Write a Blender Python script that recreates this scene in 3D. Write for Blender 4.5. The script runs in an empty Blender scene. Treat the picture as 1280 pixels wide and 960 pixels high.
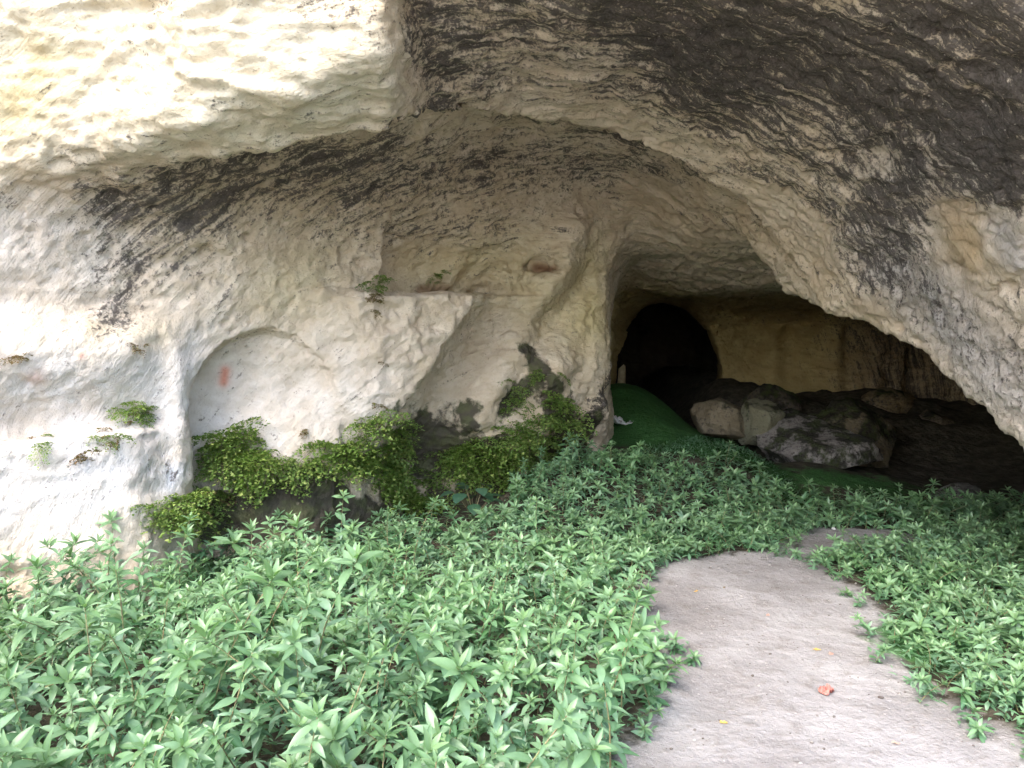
import bpy, math, random
import numpy as np
from mathutils import Matrix, Vector, Euler

# ---------------------------------------------------------------- camera, sky, sun, exposure
SC = bpy.context.scene
COL = SC.collection
FPX, HORIZON, CAMZ = 1005.0, 400.0, 1.6
cam_data = bpy.data.cameras.new("camera")
cam_data.sensor_width = 36.0
cam_data.lens = 36.0 * FPX / 1280.0
cam_data.shift_y = -(480.0 - HORIZON) / 1280.0
cam_data.clip_end = 3000.0
cam = bpy.data.objects.new("camera", cam_data)
cam.location = (0, 0, CAMZ)
cam.rotation_euler = (math.radians(90), 0, 0)
COL.objects.link(cam)
SC.camera = cam

SUN_EL, SUN_AZ = 52.0, 214.0      # azimuth clockwise from +Y: behind the camera, to its left
world = bpy.data.worlds.new("World")
SC.world = world
world.use_nodes = True
wn = world.node_tree.nodes
wl = world.node_tree.links
bg = wn.get("Background") or wn.new("ShaderNodeBackground")
sky = wn.new("ShaderNodeTexSky")
sky.sky_type = 'NISHITA'
sky.sun_disc = False
sky.sun_elevation = math.radians(SUN_EL)
sky.sun_rotation = math.radians(SUN_AZ)
sky.dust_density = 3.0
wl.new(sky.outputs[0], bg.inputs[0])
bg.inputs[1].default_value = 0.15
sl = bpy.data.lights.new("sun", 'SUN')
sl.energy = 0.6
sl.angle = math.radians(40)
sl.color = (1.0, 0.97, 0.93)
sun = bpy.data.objects.new("sun", sl)
d = Vector((math.sin(math.radians(SUN_AZ)) * math.cos(math.radians(SUN_EL)),
            math.cos(math.radians(SUN_AZ)) * math.cos(math.radians(SUN_EL)),
            math.sin(math.radians(SUN_EL))))
sun.rotation_euler = d.to_track_quat('Z', 'Y').to_euler()
COL.objects.link(sun)
SC.view_settings.view_transform = 'Standard'
SC.view_settings.look = 'None'
SC.view_settings.gamma = 1.0
SC.view_settings.exposure = 2.45
SC.render.engine = 'CYCLES'
SC.cycles.max_bounces = 6
SC.cycles.diffuse_bounces = 4
SC.cycles.adaptive_threshold = 0.04
SC.cycles.caustics_reflective = False
SC.cycles.caustics_refractive = False
SC.cycles.transmission_bounces = 4

rng = np.random.default_rng(7)
random.seed(7)

# ---------------------------------------------------------------- numeric helpers
def sstep(a, b, x):
    t = np.clip((x - a) / (b - a), 0, 1)
    return t * t * (3 - 2 * t)

def smax(a, b, k):
    h = np.clip(0.5 + 0.5 * (a - b) / k, 0, 1)
    return b + (a - b) * h + k * h * (1 - h)

def smin(a, b, k):
    return -smax(-a, -b, k)

def _hash(ix, iy, iz, seed):
    h = (ix.astype(np.uint32) * np.uint32(374761393) + iy.astype(np.uint32) * np.uint32(668265263)
         + iz.astype(np.uint32) * np.uint32(2147483647 - 96) + np.uint32((seed * 974711) & 0xffffffff))
    h = (h ^ (h >> np.uint32(13))) * np.uint32(1274126177)
    h = (h ^ (h >> np.uint32(16))) * np.uint32(2246822519)
    return (h ^ (h >> np.uint32(15))).astype(np.float32) / np.float32(4294967295.0)

def vnoise(p, seed=0):
    """smooth value noise, about -1..1"""
    p = np.asarray(p, dtype=np.float64)
    f0 = np.floor(p)
    f = p - f0
    i = f0.astype(np.int64)
    w = f * f * f * (f * (f * 6 - 15) + 10)
    out = 0
    for dx in (0, 1):
        wx = w[:, 0] if dx else 1 - w[:, 0]
        for dy in (0, 1):
            wy = w[:, 1] if dy else 1 - w[:, 1]
            for dz in (0, 1):
                wz = w[:, 2] if dz else 1 - w[:, 2]
                out = out + wx * wy * wz * _hash(i[:, 0] + dx, i[:, 1] + dy, i[:, 2] + dz, seed)
    return out * 2 - 1

def fbm(p, octaves=4, gain=0.5, seed=0):
    s, a, n = 0, 1.0, 0
    q = np.array(p, dtype=np.float64)
    R = np.array([[0.8, 0.6, 0], [-0.6, 0.8, 0], [0, 0, 1]]) @ np.array([[1, 0, 0], [0, 0.8, 0.6], [0, -0.6, 0.8]])
    for o in range(octaves):
        s = s + a * vnoise(q, seed + o * 17)
        n += a
        a *= gain
        q = q @ R * 2.03
    return s / n

def pix(px, py, Y):
    """the world point seen at a photo pixel at forward distance Y"""
    return np.array([(px - 640) / FPX * Y, Y, CAMZ + (HORIZON - py) / FPX * Y])

# ---------------------------------------------------------------- the shape of the rock, as a distance field
WN = (0.566, -0.824)
def wall_u(px):
    k = (px - 640) / FPX
    Y = 5.457 / (0.824 - 0.566 * k)
    X = k * Y
    return (X + 2.07) * 0.824 + (Y - 5.2) * 0.566, Y
def wall_uz(px, py):
    u, Y = wall_u(px)
    return u, CAMZ + (HORIZON - py) / FPX * Y

def seg_d(u, z, a, b):
    """signed side and distance to a segment in wall coordinates"""
    ax, az = a; bx, bz = b
    dx, dz = bx - ax, bz - az
    L2 = dx * dx + dz * dz
    t = np.clip(((u - ax) * dx + (z - az) * dz) / L2, 0, 1)
    qx, qz = u - ax - t * dx, z - az - t * dz
    side = (dx * (z - az) - dz * (u - ax)) / math.sqrt(L2)
    return side, np.sqrt(qx * qx + qz * qz), t

def relief(u, z):
    """how far the left wall stands proud (+) or back (-) of its mean plane, metres"""
    r = np.zeros_like(u)
    # low bench at the wall's foot on the left
    u0, zc = wall_uz(0, 545); u1, _ = wall_uz(222, 540)
    m = 1 - sstep(u1 - 0.35, u1 + 0.12, u)
    r = r + m * (0.20 * sstep(0.04, -0.02, z - zc) + 0.25 * np.clip(zc - z, 0, 1))
    # swelling above the bench, drawn in under the brow at 430
    _, zb = wall_uz(110, 425)
    r = r + m * 0.17 * sstep(zc, zb - 0.05, z) * sstep(zb + 0.28, zb + 0.02, z)
    r = r - m * 0.10 * np.exp(-((z - zb - 0.14) / 0.14) ** 2)
    # soft upright roll left of the niche
    ur, _ = wall_u(222)
    r = r + 0.07 * np.exp(-((u - ur) / 0.08) ** 2) * sstep(1.7, 1.2, z)
    # arched niche: deep on its left, dying out on its right
    ul, zt = wall_uz(238, 415); urr, _ = wall_uz(418, 415)
    uc, hw = (ul + urr) / 2, (urr - ul) / 2
    zs = zt - 0.62
    e = np.sqrt(((u - uc) / hw) ** 2 + (np.clip(z - zs, 0, 9) / 0.62) ** 2) - 1
    ins = sstep(0.05, -0.05, e)
    depth = 0.05 + 0.22 * sstep(uc + hw * 0.6, uc - hw, u)
    r = r - ins * depth
    r = r + ins * 0.12 * sstep(1.25, 0.6, z) * sstep(uc - hw * 0.5, uc + hw * 0.3, u)
    # cut recess with its shelf
    ua, zsh = wall_uz(480, 366); ub, ztop = wall_uz(655, 285)
    sh = sstep(ua - 0.02, ua + 0.05, u) * sstep(ub + 0.25, ub - 0.15, u)
    r = r - 0.30 * sh * sstep(zsh - 0.015, zsh + 0.03, z) * sstep(ztop + 0.14, zsh + 0.15, z)
    # block below the shelf, its right face cut on a slant; behind that a long hollow
    pA, pB = wall_uz(580, 372), wall_uz(484, 520)
    side, _, _ = seg_d(u, z, pA, pB)
    below = sstep(zsh + 0.02, zsh - 0.03, z)
    blk = sstep(-0.03, 0.03, -side) * sstep(ua - 0.75, ua - 0.1, u) * below
    r = r + 0.20 * blk * sstep(0.3, 1.0, z)
    q1, q2 = wall_uz(640, 395), wall_uz(520, 590)
    s2, d2, _ = seg_d(u, z, q1, q2)
    r = r - 0.30 * np.exp(-(d2 / 0.34) ** 2) * sstep(-0.05, 0.07, side)
    # slanting rib to the right of the hollow, and the crease beside it
    q1, q2 = wall_uz(712, 290), wall_uz(596, 520)
    s3, d3, _ = seg_d(u, z, q1, q2)
    r = r + 0.15 * np.exp(-(d3 / 0.16) ** 2)
    q1, q2 = wall_uz(735, 350), wall_uz(640, 500)
    s4, d4, _ = seg_d(u, z, q1, q2)
    r = r - 0.10 * np.exp(-(d4 / 0.12) ** 2)
    # small hollow for a lamp
    un, zn = wall_uz(681, 332)
    en = np.sqrt(((u - un) / 0.15) ** 2 + ((z - zn) / 0.11) ** 2)
    r = r - 0.20 * sstep(1.1, 0.6, en)
    # undercut at the foot of the pillar
    uf, zf = wall_uz(600, 560)
    r = r - 0.20 * sstep(zf + 0.25, zf - 0.15, z) * sstep(uf - 0.9, uf - 0.4, u)
    ul2, zl2 = wall_uz(672, 462)
    r = r + 0.16 * np.exp(-(((u - ul2) / 0.3) ** 2 + ((z - zl2) / 0.2) ** 2))
    # far left: old eroded steps
    return r

RX = [-5, -3, -2.22, -1.47, -0.66, -0.50, 0.05, 0.89, 1.88, 2.6, 5]
RY = [4.5, 4.6, 4.55, 4.40, 4.45, 4.80, 5.2, 5.6, 5.9, 6.0, 6.0]
RZ = [2.40, 2.44, 2.49, 2.60, 2.68, 2.86, 3.0, 2.91, 2.74, 2.5, 2.4]
BX = [-5, -3, -2.22, -1.47, -0.6, 0.05, 0.89, 1.88, 2.6, 5]
BY = [4.2, 4.35, 4.35, 4.45, 4.75, 5.2, 5.6, 5.9, 6.0, 6.0]
BZ = [2.15, 2.2, 2.28, 2.55, 2.82, 3.0, 2.91, 2.74, 2.5, 2.4]
SY = [3.2, 3.8, 4.5, 5.2, 6.0, 7.0, 8.5, 11]
SZ = [-0.9, -0.2, 0.80, 1.40, 1.70, 1.93, 1.98, 1.78]

def air(x, y, z):
    """negative in the open air, positive in rock"""
    dw = (x + 2.07) * 0.566 - (y - 5.2) * 0.824
    u = (x + 2.07) * 0.824 + (y - 5.2) * 0.566
    wall = -(dw - relief(u, z))
    yR = np.interp(x, RX, RY); zR = np.interp(x, RX, RZ)
    f = yR - y
    front = zR - 0.05 * np.exp(-np.clip(f, 0, 9) / 0.25) + (0.30 + 0.40 * np.exp(-((x + 0.5) / 0.45) ** 2)) * np.clip(f / (1.6 - 0.6 * np.exp(-((x + 0.5) / 0.45) ** 2)), 0, 1)
    back = np.interp(x, BX, BZ) + 0.20 - 0.20 * np.clip(y - np.interp(x, BX, BY), 0, 9)
    zc = back + (front - back) * sstep(-0.02, 0.02, f)
    ar = np.clip(2.80 - (y - 4.5) * 0.20, 1.4, 3.2)
    p = 2.5
    ex = np.clip(x - 0.15, 0, 99) / ar
    ez = np.clip(z - 0.3, 0, 99) / np.maximum(zc - 0.3, 0.3)
    vault = ((ex ** p + ez ** p) ** (1 / p) - 1) * 2.2
    A = smax(wall, vault, 0.55)
    A = smax(A, y - 10.5, 0.3)
    # open air in front of the cliff
    yfl = np.interp(x, [-9, -3, -2.22, -1.47, -0.6], [4.2, 4.35, 4.3, 4.0, 3.95]) + 0.02 - 0.16 * (z - 2.6)
    O = np.minimum(y - 2.9, smax((y - yfl) * 0.9, x + 0.57 - 0.10 * (z - 2.9), 0.10))
    O = smax(O, wall, 0.35)
    # inner chamber
    xl = 0.86 + (y - 7.2) * 0.12
    zt = 2.50 - 0.15 * (y - 6.5) - 0.22 * np.clip(x - 1.3, 0, 2.5)
    A3 = smax(xl - x, (z - zt) * 0.95, 0.45)
    A3 = smax(A3, y - 11.6 - 0.15 * np.sin(x * 2.3), 0.8)
    A3 = smax(A3, x - 5.4, 0.8)
    A3 = smax(A3, 6.5 - y, 0.2)
    S = smax((z - np.interp(y, SY, SZ)) * 0.8, 1.7 - x, 0.2)
    S = smax(S, x - 6.3, 0.5)
    S = smax(S, y - 11.6 - 0.15 * np.sin(x * 2.3), 0.6)
    # far tunnel
    cx = 2.12 + (y - 11) * 0.16
    T = (np.sqrt(((x - cx) / 0.82) ** 2 + (np.clip(z - 0.75, 0, 9) / 1.15) ** 2) - 1) * 0.8
    T = smax(T, 9.8 - y, 0.3)
    T = smax(T, y - 16.0, 0.3)
    r = smin(A, O, 0.10)
    r = smin(r, A3, 0.10)
    r = smin(r, S, 0.05)
    r = smin(r, T, 0.12)
    return r

def spaced(parts):
    out = [parts[0][0]]
    for a, b, h in parts:
        n = max(1, int(round((b - a) / h)))
        out += list(np.linspace(a, b, n + 1)[1:])
    return np.array(out)

def surface_nets(xs, ys, zs):
    nx, ny, nz = len(xs), len(ys), len(zs)
    v = np.empty((nx, ny, nz), np.float32)
    yy, zz = np.meshgrid(ys, zs, indexing='ij')
    for i0 in range(0, nx, 12):
        xx = xs[i0:i0 + 12]
        X = np.broadcast_to(xx[:, None, None], (len(xx), ny, nz)).astype(np.float64)
        Yg = np.broadcast_to(yy[None], X.shape); Zg = np.broadcast_to(zz[None], X.shape)
        v[i0:i0 + 12] = air(X, Yg, Zg)
    for ax in range(3):
        for e in (0, -1):
            sl_ = [slice(None)] * 3; sl_[ax] = e
            v[tuple(sl_)] = -0.05
    ins = v > 0
    c = np.zeros((nx - 1, ny - 1, nz - 1), np.int8)
    for a in (0, 1):
        for b in (0, 1):
            for g in (0, 1):
                c += ins[a:nx - 1 + a, b:ny - 1 + b, g:nz - 1 + g]
    cells = np.argwhere((c > 0) & (c < 8))
    idx = -np.ones(c.shape, np.int64)
    idx[tuple(cells.T)] = np.arange(len(cells))
    P = np.zeros((len(cells), 3)); W = np.zeros(len(cells))
    ci, cj, ck = cells.T
    co = [(a, b, g) for a in (0, 1) for b in (0, 1) for g in (0, 1)]
    for A_ in co:
        for B_ in co:
            if A_ < B_ and sum(abs(A_[t] - B_[t]) for t in range(3)) == 1:
                va = v[ci + A_[0], cj + A_[1], ck + A_[2]]; vb = v[ci + B_[0], cj + B_[1], ck + B_[2]]
                m = (va > 0) != (vb > 0)
                t = np.where(m, va / np.where(va - vb == 0, 1, va - vb), 0)
                pa = np.stack([xs[ci + A_[0]], ys[cj + A_[1]], zs[ck + A_[2]]], 1)
                pb = np.stack([xs[ci + B_[0]], ys[cj + B_[1]], zs[ck + B_[2]]], 1)
                P += m[:, None] * (pa + (pb - pa) * t[:, None]); W += m
    P /= W[:, None]
    quads = []
    # x edges
    for ax in range(3):
        o1, o2 = [(1, 2), (2, 0), (0, 1)][ax]
        lo = [slice(1, -1)] * 3; lo[ax] = slice(0, -1)
        hi = [slice(1, -1)] * 3; hi[ax] = slice(1, None)
        a = ins[tuple(lo)]; b = ins[tuple(hi)]
        E = np.argwhere(a != b)
        flip = a[tuple(E.T)]
        off = np.ones(3, int); off[ax] = 0
        E = E + off
        def cell(d1, d2):
            q = E.copy(); q[:, o1] -= d1; q[:, o2] -= d2
            return idx[tuple(q.T)]
        q = np.stack([cell(1, 1), cell(0, 1), cell(0, 0), cell(1, 0)], 1)
        q = np.where(flip[:, None], q, q[:, ::-1])
        quads.append(q)
    return P, np.concatenate(quads)

def subdivide(P, Q):
    n = len(P)
    ed = np.concatenate([Q[:, [0, 1]], Q[:, [1, 2]], Q[:, [2, 3]], Q[:, [3, 0]]])
    ed.sort(axis=1)
    key = ed[:, 0] * n + ed[:, 1]
    uq, inv = np.unique(key, return_inverse=True)
    mid = (P[uq // n] + P[uq % n]) / 2
    cen = P[Q].mean(1)
    m = n + inv.reshape(4, len(Q)).T
    c = n + len(uq) + np.arange(len(Q))
    V = np.concatenate([P, mid, cen])
    out = np.concatenate([np.stack([Q[:, i], m[:, i], c, m[:, (i + 3) % 4]], 1) for i in range(4)])
    return V, out

def grad(P, h=0.012):
    g = np.stack([air(P[:, 0] + h * (i == 0), P[:, 1] + h * (i == 1), P[:, 2] + h * (i == 2))
                  - air(P[:, 0] - h * (i == 0), P[:, 1] - h * (i == 1), P[:, 2] - h * (i == 2)) for i in range(3)], 1) / (2 * h)
    return g

def vert_normals(P, Q):
    a, b, c, d_ = P[Q[:, 0]], P[Q[:, 1]], P[Q[:, 2]], P[Q[:, 3]]
    fn = np.cross(c - a, d_ - b)
    N = np.zeros_like(P)
    for k in range(4):
        for ax in range(3):
            N[:, ax] += np.bincount(Q[:, k], weights=fn[:, ax], minlength=len(P))
    return N / np.maximum(np.linalg.norm(N, axis=1, keepdims=True), 1e-9)

def cast(pts):
    """march rays from the camera through photo pixels to the rock; returns world points"""
    pts = np.asarray(pts, float)
    D = np.stack([(pts[:, 0] - 640) / FPX, np.ones(len(pts)), (HORIZON - pts[:, 1]) / FPX], 1)
    t = np.full(len(pts), 2.6)
    live = np.ones(len(pts), bool)
    for _ in range(700):
        p = D * t[:, None]; p[:, 2] += CAMZ
        v = air(p[:, 0], p[:, 1], p[:, 2])
        live &= (v < 0) & (t < 16)
        if not live.any(): break
        t = t + live * np.clip(-v * 0.35, 0.006, 0.08)
    p = D * t[:, None]; p[:, 2] += CAMZ
    return p

def tag(o, label=None, cat=None, group=None, kind=None):
    if label: o["label"] = label
    if cat: o["category"] = cat
    if group: o["group"] = group
    if kind: o["kind"] = kind
    return o

def mesh_np(name, V, F, mat=None, smooth=True):
    V = np.ascontiguousarray(V, np.float32); F = np.ascontiguousarray(F, np.int32)
    k = F.shape[1]
    me = bpy.data.meshes.new(name)
    me.vertices.add(len(V)); me.vertices.foreach_set("co", V.ravel())
    me.loops.add(F.size); me.loops.foreach_set("vertex_index", F.ravel())
    me.polygons.add(len(F)); me.polygons.foreach_set("loop_start", np.arange(0, F.size, k, dtype=np.int32))
    me.update(calc_edges=True)
    if smooth:
        me.polygons.foreach_set("use_smooth", np.ones(len(F), bool))
    if mat: me.materials.append(mat)
    return me

def attr_f(me, name, a):
    at = me.attributes.new(name, 'FLOAT', 'POINT'); at.data.foreach_set("value", np.ascontiguousarray(a, np.float32))
def attr_v(me, name, a):
    at = me.attributes.new(name, 'FLOAT_VECTOR', 'POINT'); at.data.foreach_set("vector", np.ascontiguousarray(a, np.float32).ravel())
def attr_c(me, name, a):
    a = np.concatenate([a, np.ones((len(a), 1))], 1)
    at = me.attributes.new(name, 'FLOAT_COLOR', 'POINT'); at.data.foreach_set("color", np.ascontiguousarray(a, np.float32).ravel())

def link(name, me, parent=None, loc=None, rot=None, scale=None):
    o = bpy.data.objects.new(name, me); COL.objects.link(o)
    if parent: o.parent = parent
    if loc is not None: o.location = loc
    if rot is not None: o.rotation_euler = rot
    if scale is not None: o.scale = (scale,) * 3 if np.isscalar(scale) else scale
    return o

# ---------------------------------------------------------------- materials
class NT:
    def __init__(self, name):
        self.m = bpy.data.materials.new(name); self.m.use_nodes = True
        self.t = self.m.node_tree; self.n = self.t.nodes; self.n.clear()
        self.out = self.n.new("ShaderNodeOutputMaterial")
    def node(self, typ, **kw):
        nd = self.n.new("ShaderNode" + typ)
        for k, v in kw.items(): setattr(nd, k, v)
        return nd
    def put(self, sock, v):
        if v is None: return
        if isinstance(v, bpy.types.NodeSocket): self.t.links.new(v, sock)
        elif isinstance(v, (tuple, list)): sock.default_value = (*v, 1) if len(v) == 3 and sock.type == 'RGBA' else v
        else: sock.default_value = v
    def math(self, op, a, b=None, clamp=False):
        nd = self.node("Math", operation=op, use_clamp=clamp); self.put(nd.inputs[0], a); self.put(nd.inputs[1], b); return nd.outputs[0]
    def mix(self, f, a, b, blend='MIX'):
        nd = self.node("Mix", data_type='RGBA', blend_type=blend)
        self.put(nd.inputs[0], f); self.put(nd.inputs[6], a); self.put(nd.inputs[7], b); return nd.outputs[2]
    def noise(self, vec, scale, detail=4, rough=0.55, dist=0.0):
        nd = self.node("TexNoise"); self.put(nd.inputs["Vector"], vec); nd.inputs["Scale"].default_value = scale
        nd.inputs["Detail"].default_value = detail; nd.inputs["Roughness"].default_value = rough; nd.inputs["Distortion"].default_value = dist
        return nd.outputs[0]
    def vor(self, vec, scale, feature='F1'):
        nd = self.node("TexVoronoi", feature=feature); self.put(nd.inputs["Vector"], vec); nd.inputs["Scale"].default_value = scale; return nd.outputs[0]
    def ramp(self, v, a, b, lo=0.0, hi=1.0):
        nd = self.node("MapRange", interpolation_type='SMOOTHSTEP'); self.put(nd.inputs[0], v)
        for i, q in enumerate((a, b, lo, hi)): self.put(nd.inputs[1 + i], q)
        return nd.outputs[0]
    def attr(self, name, kind='Fac'):
        nd = self.node("Attribute", attribute_name=name); return nd.outputs[kind]
    def pos(self):
        return self.node("NewGeometry").outputs["Position"]
    def bump(self, h, strength, dist, nrm=None):
        nd = self.node("Bump"); self.put(nd.inputs["Height"], h); nd.inputs["Strength"].default_value = strength
        nd.inputs["Distance"].default_value = dist; self.put(nd.inputs["Normal"], nrm); return nd.outputs[0]
    def principled(self, color, rough=0.9, normal=None, spec=0.3):
        b = self.node("BsdfPrincipled"); self.put(b.inputs["Base Color"], color); self.put(b.inputs["Roughness"], rough)
        b.inputs["Specular IOR Level"].default_value = spec; self.put(b.inputs["Normal"], normal)
        self.t.links.new(b.outputs[0], self.out.inputs[0]); return b

def rock_material():
    t = NT("limestone")
    P = t.pos(); fl = t.attr("flow", "Vector")
    soot, moss, rough = t.attr("soot"), t.attr("moss"), t.attr("chisel")
    base = t.attr("tone", "Color")
    # the stone itself: mottling, pits
    n1 = t.noise(P, 5.0, 6, 0.6); n2 = t.noise(P, 28.0, 5, 0.65); n3 = t.noise(fl, 2.4, 6, 0.68, 0.25); n4 = t.noise(P, 75.0, 3, 0.6)
    c = t.mix(t.ramp(n1, 0.35, 0.7), t.mix(1.0, base, (0.84, 0.80, 0.74), 'MULTIPLY'), base)
    c = t.mix(t.math('MULTIPLY', t.ramp(n2, 0.52, 0.72), 0.35), c, t.mix(1.0, c, (0.62, 0.57, 0.50), 'MULTIPLY'))
    # black crust and painted-in shade, broken along the tool strokes
    br = t.math('ADD', t.math('MULTIPLY', t.math('SUBTRACT', n3, 0.5), 3.2), t.math('MULTIPLY', t.math('SUBTRACT', n2, 0.5), 1.8))
    br = t.math('ADD', br, t.math('ADD', t.math('MULTIPLY', t.math('SUBTRACT', n1, 0.5), 1.3), t.math('MULTIPLY', t.math('SUBTRACT', n4, 0.5), 1.6)))
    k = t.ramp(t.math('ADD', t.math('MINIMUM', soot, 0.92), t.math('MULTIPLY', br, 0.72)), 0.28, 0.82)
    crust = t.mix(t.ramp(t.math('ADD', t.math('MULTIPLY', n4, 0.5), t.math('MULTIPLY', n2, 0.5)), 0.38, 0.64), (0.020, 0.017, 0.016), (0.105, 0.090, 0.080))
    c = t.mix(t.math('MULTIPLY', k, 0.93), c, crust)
    # specks and lichen dots on the crust
    sp = t.vor(P, 38.0)
    dots = t.math('MULTIPLY', t.ramp(sp, 0.22, 0.10), t.ramp(t.noise(P, 7.0, 2), 0.5, 0.62))
    c = t.mix(t.math('MULTIPLY', t.math('MULTIPLY', dots, k), 0.75), c, (0.50, 0.46, 0.38))
    pits = t.math('MULTIPLY', t.ramp(t.vor(P, 24.0), 0.17, 0.07), t.ramp(t.noise(P, 2.6, 3), 0.50, 0.66))
    c = t.mix(t.math('MULTIPLY', pits, t.math('MULTIPLY', rough, 0.8)), c, (0.16, 0.13, 0.10))
    # green and black growth, and the foot hollow's shade painted in
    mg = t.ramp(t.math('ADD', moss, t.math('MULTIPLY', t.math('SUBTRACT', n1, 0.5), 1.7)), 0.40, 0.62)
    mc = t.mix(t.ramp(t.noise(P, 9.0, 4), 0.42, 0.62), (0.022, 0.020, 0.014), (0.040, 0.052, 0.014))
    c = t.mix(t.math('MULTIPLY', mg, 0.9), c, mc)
    rg = t.node("TexNoise", noise_type='RIDGED_MULTIFRACTAL'); t.put(rg.inputs["Vector"], P)
    rg.inputs["Scale"].default_value = 5.5; rg.inputs["Detail"].default_value = 6; rg.inputs["Roughness"].default_value = 0.6
    nb = t.bump(rg.outputs[0], 0.35, 0.03)
    nb = t.bump(t.math('MULTIPLY', n3, rough), 1.0, 0.06, nb)
    nb = t.bump(n2, 0.6, 0.018, nb)
    nb = t.bump(n4, 0.6, 0.008, nb)
    t.principled(c, 0.92, nb, 0.2)
    return t.m

def ground_material():
    t = NT("trodden_earth")
    P = t.pos()
    path, green = t.attr("path"), t.attr("green")
    n1, n2, n3 = t.noise(P, 1.7, 6, 0.6), t.noise(P, 11.0, 6, 0.65), t.noise(P, 70.0, 4, 0.6)
    earth = t.mix(t.ramp(n2, 0.35, 0.7), (0.045, 0.038, 0.026), (0.11, 0.095, 0.070))
    stone = t.mix(t.ramp(n1, 0.3, 0.72), (0.205, 0.192, 0.187), (0.33, 0.32, 0.316))
    stone = t.mix(t.math('MULTIPLY', t.ramp(n2, 0.5, 0.7), 0.6), stone, (0.165, 0.145, 0.130))
    stone = t.mix(t.math('MULTIPLY', t.ramp(n3, 0.56, 0.70), 0.4), stone, (0.42, 0.41, 0.40))
    grit = t.ramp(t.vor(P, 33.0), 0.16, 0.08)
    stone = t.mix(t.math('MULTIPLY', grit, t.ramp(t.noise(P, 4.0, 2), 0.56, 0.66)), stone, (0.15, 0.12, 0.10))
    f = t.ramp(t.math('ADD', path, t.math('MULTIPLY', t.math('SUBTRACT', n2, 0.5), 1.4)), 0.25, 0.75)
    c = t.mix(f, earth, stone)
    mg = t.ramp(t.math('ADD', green, t.math('MULTIPLY', t.math('SUBTRACT', n2, 0.5), 1.0)), 0.40, 0.70)
    moss = t.mix(t.ramp(n3, 0.4, 0.65), (0.028, 0.11, 0.025), (0.065, 0.19, 0.045))
    c = t.mix(t.math('MULTIPLY', mg, 0.85), c, moss)
    nb = t.bump(n1, 0.4, 0.06); nb = t.bump(n2, 0.8, 0.035, nb); nb = t.bump(n3, 0.5, 0.008, nb)
    t.principled(c, 0.93, nb, 0.2)
    return t.m

def leaf_material(name, dark, light, young, rough=0.42, trans=0.28):
    t = NT(name)
    rnd = t.node("ObjectInfo").outputs["Random"]
    tint, yng = t.attr("tint"), t.attr("young")
    P = t.pos()
    v = t.math('FRACT', t.math('ADD', rnd, tint))
    c = t.mix(v, dark, light)
    pt = t.ramp(t.noise(P, 1.6, 3, 0.6), 0.42, 0.66)
    c = t.mix(t.math('MULTIPLY', pt, 0.45), c, (dark[0] * 1.5, dark[1] * 1.45, dark[2] * 0.7))
    c = t.mix(t.math('MULTIPLY', yng, 0.75), c, young)
    n = t.noise(P, 60.0, 3, 0.6)
    c = t.mix(t.math('MULTIPLY', t.ramp(n, 0.3, 0.75), 0.4), c, t.mix(1.0, c, (0.65, 0.72, 0.6), 'MULTIPLY'))
    c = t.mix(t.math('MULTIPLY', t.attr("rib"), 0.3), c, light)
    b = t.principled(c, rough, t.bump(n, 0.25, 0.004), 0.5)
    tr = t.node("BsdfTranslucent"); t.put(tr.inputs[0], t.mix(1.0, c, (1.0, 1.25, 0.55), 'MULTIPLY'))
    ms = t.node("MixShader"); ms.inputs[0].default_value = trans
    t.t.links.new(b.outputs[0], ms.inputs[1]); t.t.links.new(tr.outputs[0], ms.inputs[2]); t.t.links.new(ms.outputs[0], t.out.inputs[0])
    return t.m

def plain_material(name, a, b, scale=20.0, rough=0.8, bump=0.01):
    t = NT(name); P = t.pos(); n = t.noise(P, scale, 5, 0.6)
    t.principled(t.mix(t.ramp(n, 0.3, 0.7), a, b), rough, t.bump(n, 0.6, bump), 0.3)
    return t.m

M_ROCK = rock_material()
M_GROUND = ground_material()

# ---------------------------------------------------------------- the rock
xs = spaced([(-9, -5, 0.5), (-5, -3.4, 0.12), (-3.4, 3.6, 0.032), (3.6, 7, 0.10), (7, 10, 0.5)])
ys = spaced([(1.2, 3.2, 0.08), (3.2, 7.8, 0.034), (7.8, 12, 0.07), (12, 17, 0.16), (17, 20, 0.75)])
zs = spaced([(-0.7, 0.1, 0.10), (0.1, 3.5, 0.032), (3.5, 4.2, 0.1), (4.2, 9, 0.5)])
P, Q = surface_nets(xs, ys, zs)
# leave out the closing shell of the grid (behind and inside the hill) and what lies underground
cq = P[Q].mean(1)
keep = ((cq[:, 0] > xs[1]) & (cq[:, 0] < xs[-2]) & (cq[:, 1] > ys[1]) & (cq[:, 1] < ys[-2]) & (cq[:, 2] > zs[2]) & (cq[:, 2] < zs[-2]))
Q = Q[keep]
used = np.unique(Q); remap = -np.ones(len(P), np.int64); remap[used] = np.arange(len(used)); P = P[used]; Q = remap[Q]
P, Q = subdivide(P, Q)
for _ in range(2):
    g = grad(P); v = air(P[:, 0], P[:, 1], P[:, 2])
    gl = np.maximum((g * g).sum(1), 0.15)
    stepv = -(v / gl)[:, None] * g
    L = np.linalg.norm(stepv, axis=1, keepdims=True)
    inner = ((P[:, 0] > -8.5) & (P[:, 0] < 9.5) & (P[:, 1] > 1.5) & (P[:, 2] > -0.5) & (P[:, 2] < 8))[:, None]
    P = P + inner * stepv * np.minimum(1, 0.03 / np.maximum(L, 1e-9))
N = vert_normals(P, Q)
ctr = P.mean(0)
# normals must point to the air: sample
probe = air(*(P[::97] + N[::97] * 0.05).T)
if np.mean(probe < 0) < 0.5:
    Q = Q[:, ::-1]; N = -N

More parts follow.
